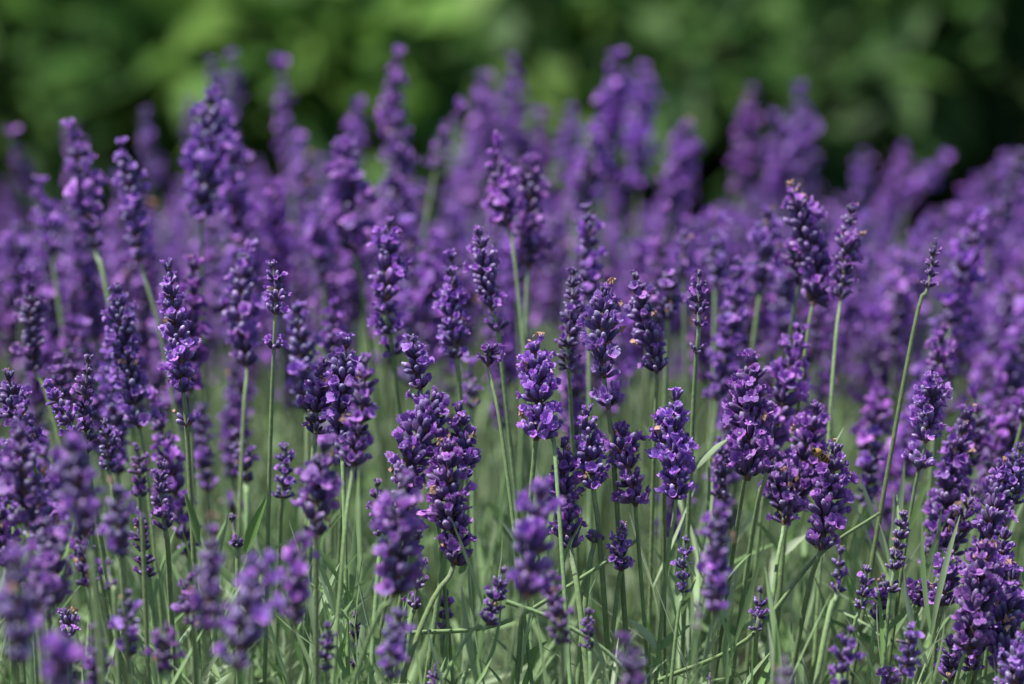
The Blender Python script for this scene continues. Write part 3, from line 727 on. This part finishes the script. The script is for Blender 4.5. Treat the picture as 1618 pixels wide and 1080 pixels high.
# ---------------------------------------------------------------- lavender foliage, a grey-green mound of narrow leaves
def fast_leaves(name, P, D, LN, WD, bend, mats, seed, seg=5, midx=None):
    """many narrow blades at once (numpy): P origins, D directions, LN lengths, WD widths"""
    g = np.random.default_rng(seed); n = len(P)
    D = D / np.linalg.norm(D, axis=1)[:, None]
    up = g.normal(size=(n, 3)) * .6 + np.array([0, 0, 1.0])
    side = np.cross(D, up); side /= np.linalg.norm(side, axis=1)[:, None]; nr = np.cross(side, D)
    V = np.zeros((n, seg + 1, 3, 3)); T = np.zeros((n, seg + 1, 3)); p = P.copy(); d = D.copy()
    for i in range(seg + 1):
        u = i / seg; wv = (.4 + 1.1 * math.sin(math.pi * min(1, u * .8 + .08))) * (1 - .8 * u ** 4) * .7
        ww = (WD * wv)[:, None]
        V[:, i, 0] = p - side * ww * .5 + nr * ww * .15; V[:, i, 1] = p; V[:, i, 2] = p + side * ww * .5 + nr * ww * .15
        T[:, i] = u
        d = d + bend / seg; d /= np.linalg.norm(d, axis=1)[:, None]; p = p + d * (LN / seg)[:, None]
    q = np.array([[i * 3 + j, i * 3 + j + 1, i * 3 + j + 4, i * 3 + j + 3] for i in range(seg) for j in range(2)])
    m = (seg + 1) * 3
    Fa = (q[None] + (np.arange(n) * m)[:, None, None]).reshape(-1, 4)
    me = bpy.data.meshes.new(name); V = V.reshape(-1, 3)
    me.vertices.add(len(V)); me.vertices.foreach_set('co', V.ravel()); me.loops.add(Fa.size); me.loops.foreach_set('vertex_index', Fa.ravel())
    me.polygons.add(len(Fa)); me.polygons.foreach_set('loop_start', np.arange(len(Fa)) * 4); me.polygons.foreach_set('loop_total', np.full(len(Fa), 4))
    me.polygons.foreach_set('use_smooth', np.ones(len(Fa), bool))
    a = me.attributes.new('t', 'FLOAT', 'POINT'); a.data.foreach_set('value', T.ravel())
    for mm in mats: me.materials.append(mm)
    me.update(calc_edges=True)
    return me
g = np.random.default_rng(2)
# shoots: each an upright axis carrying opposite pairs of leaves
NS = 4300
sx = g.uniform(-.75, .8, NS); sy = g.uniform(1.22, 2.6, NS)
inv = (np.abs(sx) < .13 * sy) ; keep = inv | (g.random(NS) < .6); sx, sy = sx[keep], sy[keep]
top = .482 + .022 * np.exp(-((sy - 1.5) / .12) ** 2) + g.normal(0, .020, len(sx)) - .05 * np.clip((1.45 - sy) / .25, 0, 1) - .03 * np.clip((sy - 1.6) / .6, 0, 1)
P, D, LN, WD = [], [], [], []
for x, y_, tp in zip(sx, sy, top):
    lean = np.array([g.normal(0, .22) + .35 * np.clip(x, -.3, .3), g.normal(-.02, .22), 1.0]); lean /= np.linalg.norm(lean)
    nl = g.integers(8, 13); a0 = g.uniform(0, 6.28)
    for k in range(nl):
        s = k // 2 * g.uniform(.009, .014); pos = np.array([x, y_, tp]) - lean * (s + .02)
        a = a0 + (k % 2) * math.pi + (k // 2) * math.pi / 2 + g.normal(0, .3)
        el = math.radians(g.uniform(58, 82) if k < 4 else g.uniform(20, 65))
        P.append(pos); D.append([math.cos(a) * math.cos(el) + lean[0] * .5, math.sin(a) * math.cos(el) + lean[1] * .5, math.sin(el)])
        LN.append(g.uniform(.018, .040)); WD.append(g.uniform(.0012, .0025))
P, D, LN, WD = map(np.array, (P, D, LN, WD))
n = len(P)
bend = np.column_stack([g.normal(0, .25, n), g.normal(0, .25, n), g.normal(.05, .3, n)])
me = fast_leaves('lavender_foliage', P, D, LN, WD, bend, [M_LEAF], 4, 4)
tag(link('lavender_foliage', me), 'grey-green narrow lavender leaves crowding the base of the bed', 'foliage', None, 'stuff')
# woody shoots that carry the leaves down to the soil
wb = MB(); rw = random.Random(9)
for _ in range(420):
    x, y_ = rw.uniform(-.7, .75), rw.uniform(1.25, 2.55)
    a = Vector((x * .8, y_ * .9 + .19, -.01)); b_ = Vector((x, y_, .36 + rw.uniform(-.03, .07)))
    wb.merge(tube_mb(curve_pts([a, a.lerp(b_, .5) + Vector((rw.uniform(-.02, .02), rw.uniform(-.02, .02), .01)), b_], 3), .004, .0012, 5))
tag(link('lavender_branches', wb.mesh('lavender_branches', [M_BARK])), 'thin woody lavender stems tangled under the leaves', 'branches', None, 'stuff')
# bare green stalks without a flower head: they cross between the leaves
def stalk(pts, label, r=.0008):
    base = pts[0].copy(); q = curve_pts([p - base for p in pts], 6)
    root = link('young_stalk', tube_mb(q, r, r * .7, 6, [.4] * len(q)).mesh('young_stalk', [M_STEM])); root.location = base
    tag(root, label, 'flower stalk', 'green stalks without a flower head')
    return root
for (pts, lb) in [
    ([(640, 1000, 1.5), (790, 985, 1.5), (930, 905, 1.5), (1010, 850, 1.51)], 'thin dark stalk arching up to the right under the middle of the bed'),
    ([(800, 950, 1.47), (880, 980, 1.47), (960, 1030, 1.47), (1010, 1090, 1.47)], 'thin stalk drooping to the right below the large soft spike at centre'),
    ([(1040, 1075, 1.5), (1180, 1010, 1.5), (1290, 880, 1.51), (1390, 810, 1.52)], 'long thin stalk slanting up right below the bee'),
    ([(200, 960, 1.5), (215, 1000, 1.5), (290, 1070, 1.5), (330, 1120, 1.5)], 'thin stalk drooping right at lower left')]:
    stalk([at(*p) for p in pts], lb)
# single bigger leaves that stand out
def big_leaf(px, py, qx, qy, z, label, wd=.0036):
    a, b_ = at(px, py, z), at(qx, qy, z - .004); d = b_ - a
    m = blade_mb(Vector((0, 0, 0)), d + Vector((0, -.004, .004)), d.length, wd, Vector((rw.uniform(-.2, .2), 0, rw.uniform(-.3, .1))), rw, 8).mesh('lavender_leaf', [M_LEAF])
    o = link('lavender_leaf', m); o.location = a
    tag(o, label, 'leaf', 'single lavender leaves that stand clear')
for q in [(312, 858, 293, 772, 1.49, 'speckled upright green leaf beside the stems at left', .0042),
          (388, 872, 420, 782, 1.5, 'upright green leaf leaning right above the lower left foliage', .0038),
          (1150, 915, 1195, 873, 1.48, 'small dark-tipped leaf right of the upright blurred spike', .0026),
          (1100, 910, 1078, 878, 1.47, 'short dark leaf crossing the slim bud spike', .0022),
          (1190, 1085, 1188, 1005, 1.48, 'upright pale leaf on the bottom edge right of centre', .0034),
          (815, 860, 770, 785, 1.62, 'blurred pale leaf curving left in the gap at centre', .0055),
          (1360, 850, 1375, 790, 1.6, 'broad blurred leaf beside the long leaning stem', .0048),
          (725, 905, 752, 883, 1.49, 'short leaf right of the tall twisted clump', .0026),
          (520, 940, 575, 860, 1.5, 'long narrow leaf slanting right beneath the merged trio', .0026),
          (595, 1010, 565, 1060, 1.5, 'short green leaf near the bottom edge left of centre', .003),
          (1310, 720, 1345, 675, 1.53, 'brownish green leaf tip above the bee', .0024),
          (1505, 1090, 1545, 1010, 1.5, 'thin leaf slanting right left of the corner cluster', .0026)]:
    big_leaf(*q[:5], q[5], q[6])

# ---------------------------------------------------------------- bees
def m_bee(col, rough=.7):
    return m_simple([(.35, tuple(c * .6 for c in col)), (.7, col)], rough, 0, 2000, sheen=.6, subtint=(1, .8, .4))
M_FUR = mat('bee_fur', m_bee((.62, .33, .09))); M_DARK = mat('bee_dark', m_bee((.02, .013, .008), .3)); M_BAND = mat('bee_band', m_bee((.42, .20, .05)))
def m_wing(nt, N, L, out):
    p = N.new('ShaderNodeBsdfPrincipled'); p.inputs['Base Color'].default_value = (.55, .42, .28, 1); p.inputs['Roughness'].default_value = .25; p.inputs['Alpha'].default_value = .45
    L.new(p.outputs[0], out.inputs[0])
M_WING = mat('bee_wing', m_wing)
def ell(rx, ry, rz, rows=8, cols=10, pos=(0, 0, 0), taper=0.0, rough=0.0, rg=random.Random(1)):
    b = MB(); v = []
    for i in range(rows + 1):
        th = math.pi * i / rows
        for k in range(cols):
            a = 2 * math.pi * k / cols; s = math.sin(th) * (1 + taper * math.cos(th)) * (1 + rg.uniform(-rough, rough))
            v.append((pos[0] + rx * math.cos(th), pos[1] + ry * s * math.cos(a), pos[2] + rz * s * math.sin(a)))
    b.add(v, [[i * cols + k, i * cols + (k + 1) % cols, (i + 1) * cols + (k + 1) % cols, (i + 1) * cols + k] for i in range(rows) for k in range(cols)], [.5] * len(v))
    return b
def bee(loc, rot, s, label):
    root = link('bee', None); root.location = loc; root.rotation_euler = rot; root.scale = (s, s, s); root.empty_display_size = .005
    tag(root, label, 'bee')
    k = .001
    link('thorax', ell(1.9 * k, 1.75 * k, 1.7 * k, 9, 12, (0, 0, 0), 0, .10).mesh('thorax', [M_FUR]), root)
    ab = link('abdomen', ell(3.3 * k, 1.75 * k, 1.65 * k, 12, 12, (-4.3 * k, 0, -.4 * k), .22).mesh('abdomen', [M_DARK]), root)
    for i, x in enumerate((-2.6, -3.9, -5.2)):
        u = (x + 4.3) / 3.3; r = math.sqrt(max(0, 1 - u * u)) * (1 + .22 * u)
        bb = MB(); v = []
        for e, rr in ((-.32, 1.02), (0, 1.06), (.32, 1.02)):
            for q in range(12):
                a = q * math.pi / 6; v.append(((x + e) * k, 1.75 * k * r * rr * math.cos(a), -.4 * k + 1.65 * k * r * rr * math.sin(a)))
        bb.add(v, [[i2 * 12 + q, i2 * 12 + (q + 1) % 12, (i2 + 1) * 12 + (q + 1) % 12, (i2 + 1) * 12 + q] for i2 in range(2) for q in range(12)], [.5] * 36)
        link('fur_band', bb.mesh('fur_band', [M_BAND]), ab)
    hd = link('head', ell(.95 * k, 1.35 * k, 1.2 * k, 7, 10, (2.3 * k, 0, -.4 * k)).mesh('head', [M_DARK]), root)
    for sy_ in (-1, 1):
        link('eye', ell(.5 * k, .35 * k, .75 * k, 6, 8, (2.5 * k, sy_ * 1.1 * k, -.3 * k)).mesh('eye', [M_DARK]), hd)
        link('antenna', tube_mb([Vector((3.1, sy_ * .3, 0)) * k, Vector((3.8, sy_ * .8, .6)) * k, Vector((4.8, sy_ * 1.1, .2)) * k], .1 * k, .08 * k, 5).mesh('antenna', [M_DARK]), hd)
        for (x0, dx, ln) in ((1.0, .8, 3.0), (.1, -.1, 3.4), (-.8, -1.0, 4.0)):
            link('leg', tube_mb([Vector((x0, sy_ * .9, -1.0)) * k, Vector((x0 + dx * .6, sy_ * 2.2, -1.2)) * k, Vector((x0 + dx, sy_ * 2.9, -ln * .75)) * k, Vector((x0 + dx * 1.4, sy_ * 3.0, -ln)) * k], .22 * k, .1 * k, 5).mesh('leg', [M_DARK]), root)
        for (ln, wd, a) in ((6.6, 1.2, 25), (4.6, .9, 45)):
            v = []; A = math.radians(180 - sy_ * a) if sy_ > 0 else math.radians(180 + a)
            er = Vector((math.cos(A), abs(math.sin(A)) * sy_, .12)); et = Vector((-er.y, er.x, 0))
            for i in range(7):
                u = i / 6; wv = wd * math.sin(math.pi * min(1, .12 + u * .78)) ** .7
                for j in (-1, 1):
                    for tz in (0, .03): v.append(tuple((Vector((-.2, sy_ * .8, 1.3)) + er * ln * u + et * wv * j + Vector((0, 0, tz + .15 * math.sin(3 * u)))) * k))
            f = []
            for i in range(6):
                o = i * 4; f += [[o, o + 2, o + 6, o + 4], [o + 1, o + 5, o + 7, o + 3], [o, o + 4, o + 5, o + 1], [o + 2, o + 3, o + 7, o + 6]]
            bw = MB(); bw.add(v, f, [.5] * len(v)); link('wing', bw.mesh('wing', [M_WING]), root)
    return root
bee(at(1292, 714, 1.490), (0, math.radians(-38), math.radians(200)), .75, 'small golden brown bee feeding on a sharp lavender spike at right')
bee(at(244, 322, 1.84), (0, math.radians(20), math.radians(30)), .8, 'strongly blurred orange-brown bee among faded spikes at upper left')

# ---------------------------------------------------------------- ground and the shrubs behind
gm = bpy.data.meshes.new('ground'); gm.from_pydata([(-150, -60, 0), (150, -60, 0), (150, 240, 0), (-150, 240, 0)], [], [(0, 1, 2, 3)]); gm.materials.append(M_SOIL)
tag(link('ground', gm), 'dark garden soil under the lavender and the shrubs', 'soil', None, 'structure')

def broad_leaves(name, P, D, LN, WD, m, seed):
    """ovate, slightly folded and drooping leaves, 12 triangles each"""
    g = np.random.default_rng(seed); n = len(P); D = D / np.linalg.norm(D, axis=1)[:, None]
    up = g.normal(size=(n, 3)) * .35 + np.array([0, -.35, 1.0]); side = np.cross(D, up); side /= np.linalg.norm(side, axis=1)[:, None]; nr = np.cross(side, D)
    prof = [(0, .06), (.3, .92), (.68, .85), (1.0, .04)]
    V = np.zeros((n, 4, 3, 3)); droop = g.uniform(.05, .35, n)[:, None]
    for i, (u, wv) in enumerate(prof):
        p = P + D * (LN * u)[:, None] - np.array([0, 0, 1.0]) * (LN * u * u)[:, None] * droop; ww = (WD * wv)[:, None]
        V[:, i, 0] = p - side * ww * .5 + nr * ww * .12; V[:, i, 1] = p; V[:, i, 2] = p + side * ww * .5 + nr * ww * .12
    q = np.array([[i * 3 + j, i * 3 + j + 1, i * 3 + j + 4, i * 3 + j + 3] for i in range(3) for j in range(2)])
    Fa = (q[None] + (np.arange(n) * 12)[:, None, None]).reshape(-1, 4)
    me = bpy.data.meshes.new(name); V = V.reshape(-1, 3)
    me.vertices.add(len(V)); me.vertices.foreach_set('co', V.ravel()); me.loops.add(Fa.size); me.loops.foreach_set('vertex_index', Fa.ravel())
    me.polygons.add(len(Fa)); me.polygons.foreach_set('loop_start', np.arange(len(Fa)) * 4); me.polygons.foreach_set('loop_total', np.full(len(Fa), 4))
    me.polygons.foreach_set('use_smooth', np.ones(len(Fa), bool)); me.materials.append(m); me.update(calc_edges=True)
    return me
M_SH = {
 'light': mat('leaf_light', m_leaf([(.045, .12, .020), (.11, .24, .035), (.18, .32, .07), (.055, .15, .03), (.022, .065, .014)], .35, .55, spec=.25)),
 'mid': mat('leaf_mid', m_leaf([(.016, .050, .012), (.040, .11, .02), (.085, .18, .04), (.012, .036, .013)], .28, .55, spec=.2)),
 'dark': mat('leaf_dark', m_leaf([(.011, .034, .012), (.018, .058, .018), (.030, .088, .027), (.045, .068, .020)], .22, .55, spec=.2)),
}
def shrub(cx, cy, rx, ry, h, kind, label, seed, clumps=(), dens=1.0, ls=1.0, trunk=True):
    """bush of leafy clumps round real twigs; the clumps leave gaps into the shaded inside"""
    g = np.random.default_rng(seed); root = link('shrub', None); root.location = (cx, cy, 0); tag(root, label, 'shrub', 'green shrubs behind the lavender bed')
    C = []
    for _ in range(int(38 * dens)):
        a, e = g.uniform(0, 6.28), g.uniform(.0, 1.0); k = g.uniform(.45, 1.0) ** .5
        C.append((cx + rx * k * math.cos(a) * math.cos(e), cy + ry * k * math.sin(a) * math.cos(e), .25 + (h - .3) * k * math.sin(e) if g.random() < .55 else g.uniform(.08, h * .7), g.uniform(.06, .13)))
    for (p, r) in clumps: C.append((p.x, p.y, p.z, r))
    P, D, LN, WD = [], [], [], []
    tw = MB(); rr = random.Random(seed)
    for (x, y_, z, r) in C:
        n = int(95 * (r / .1) ** 2)
        for _ in range(n):
            v = g.normal(size=3); v /= np.linalg.norm(v); k = r * g.uniform(.2, 1.0) ** .6
            P.append([x + v[0] * k, y_ + v[1] * k, z + v[2] * k * .75]); D.append(v * .8 + np.array([0, -.15, .15]) + g.normal(0, .35, 3))
            l = g.uniform(.035, .07) * ls; LN.append(l); WD.append(l * g.uniform(.42, .58))
        b0 = Vector((rr.uniform(-.08, .08), rr.uniform(-.06, .06), 0)); e_ = Vector((x - cx, y_ - cy, z))
        tw.merge(tube_mb(curve_pts([b0, b0.lerp(e_, .5) + Vector((0, 0, .05)), e_], 3), .009, .002, 5))
    # shaded inner leaves close the middle of the bush
    for _ in range(int(900 * dens)):
        a, k = g.uniform(0, 6.28), math.sqrt(g.uniform(0, 1)) * .85
        P.append([cx + rx * k * math.cos(a), cy + .12 + ry * k * math.sin(a), g.uniform(.03, h * (.95 - .3 * k))]); D.append(g.normal(0, 1, 3) * [1, .5, .6]); l = g.uniform(.045, .08); LN.append(l); WD.append(l * .5)
    P, D, LN, WD = map(np.array, (P, D, LN, WD)); P = P - np.array([cx, cy, 0])
    link('foliage', broad_leaves('foliage', P, D, LN, WD, M_SH[kind], seed), root)['kind'] = 'stuff'
    link('branches', tw.mesh('branches', [M_BARK]), root)
c = lambda px, py, d, r: (at(px, py, d), r)
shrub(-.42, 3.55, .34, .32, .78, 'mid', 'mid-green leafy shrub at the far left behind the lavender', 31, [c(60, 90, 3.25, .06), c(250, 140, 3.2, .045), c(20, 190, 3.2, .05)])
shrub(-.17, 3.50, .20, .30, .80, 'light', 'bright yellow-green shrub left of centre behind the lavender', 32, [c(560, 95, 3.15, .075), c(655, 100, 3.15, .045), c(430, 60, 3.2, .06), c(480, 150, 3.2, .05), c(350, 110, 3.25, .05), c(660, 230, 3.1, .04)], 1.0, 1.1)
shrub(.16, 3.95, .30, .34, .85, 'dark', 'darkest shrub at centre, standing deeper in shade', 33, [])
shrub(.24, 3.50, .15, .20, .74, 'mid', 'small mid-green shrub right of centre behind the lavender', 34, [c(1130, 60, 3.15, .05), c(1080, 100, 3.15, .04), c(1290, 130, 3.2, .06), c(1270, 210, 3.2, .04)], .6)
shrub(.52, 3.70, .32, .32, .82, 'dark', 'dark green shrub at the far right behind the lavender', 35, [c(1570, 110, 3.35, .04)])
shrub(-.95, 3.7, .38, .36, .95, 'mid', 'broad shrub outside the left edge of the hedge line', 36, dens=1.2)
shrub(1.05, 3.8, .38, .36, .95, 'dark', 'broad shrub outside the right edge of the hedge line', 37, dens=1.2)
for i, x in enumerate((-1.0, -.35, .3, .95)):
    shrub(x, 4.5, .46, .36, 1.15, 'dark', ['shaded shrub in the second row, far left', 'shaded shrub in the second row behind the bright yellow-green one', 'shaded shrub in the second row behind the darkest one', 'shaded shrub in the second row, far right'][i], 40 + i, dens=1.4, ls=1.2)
print('spikes', len(ALL), 'mass', len(mass), 'objects', len(bpy.data.objects), 'tris', sum(len(m.loops) - 2 * len(m.polygons) for m in bpy.data.meshes))
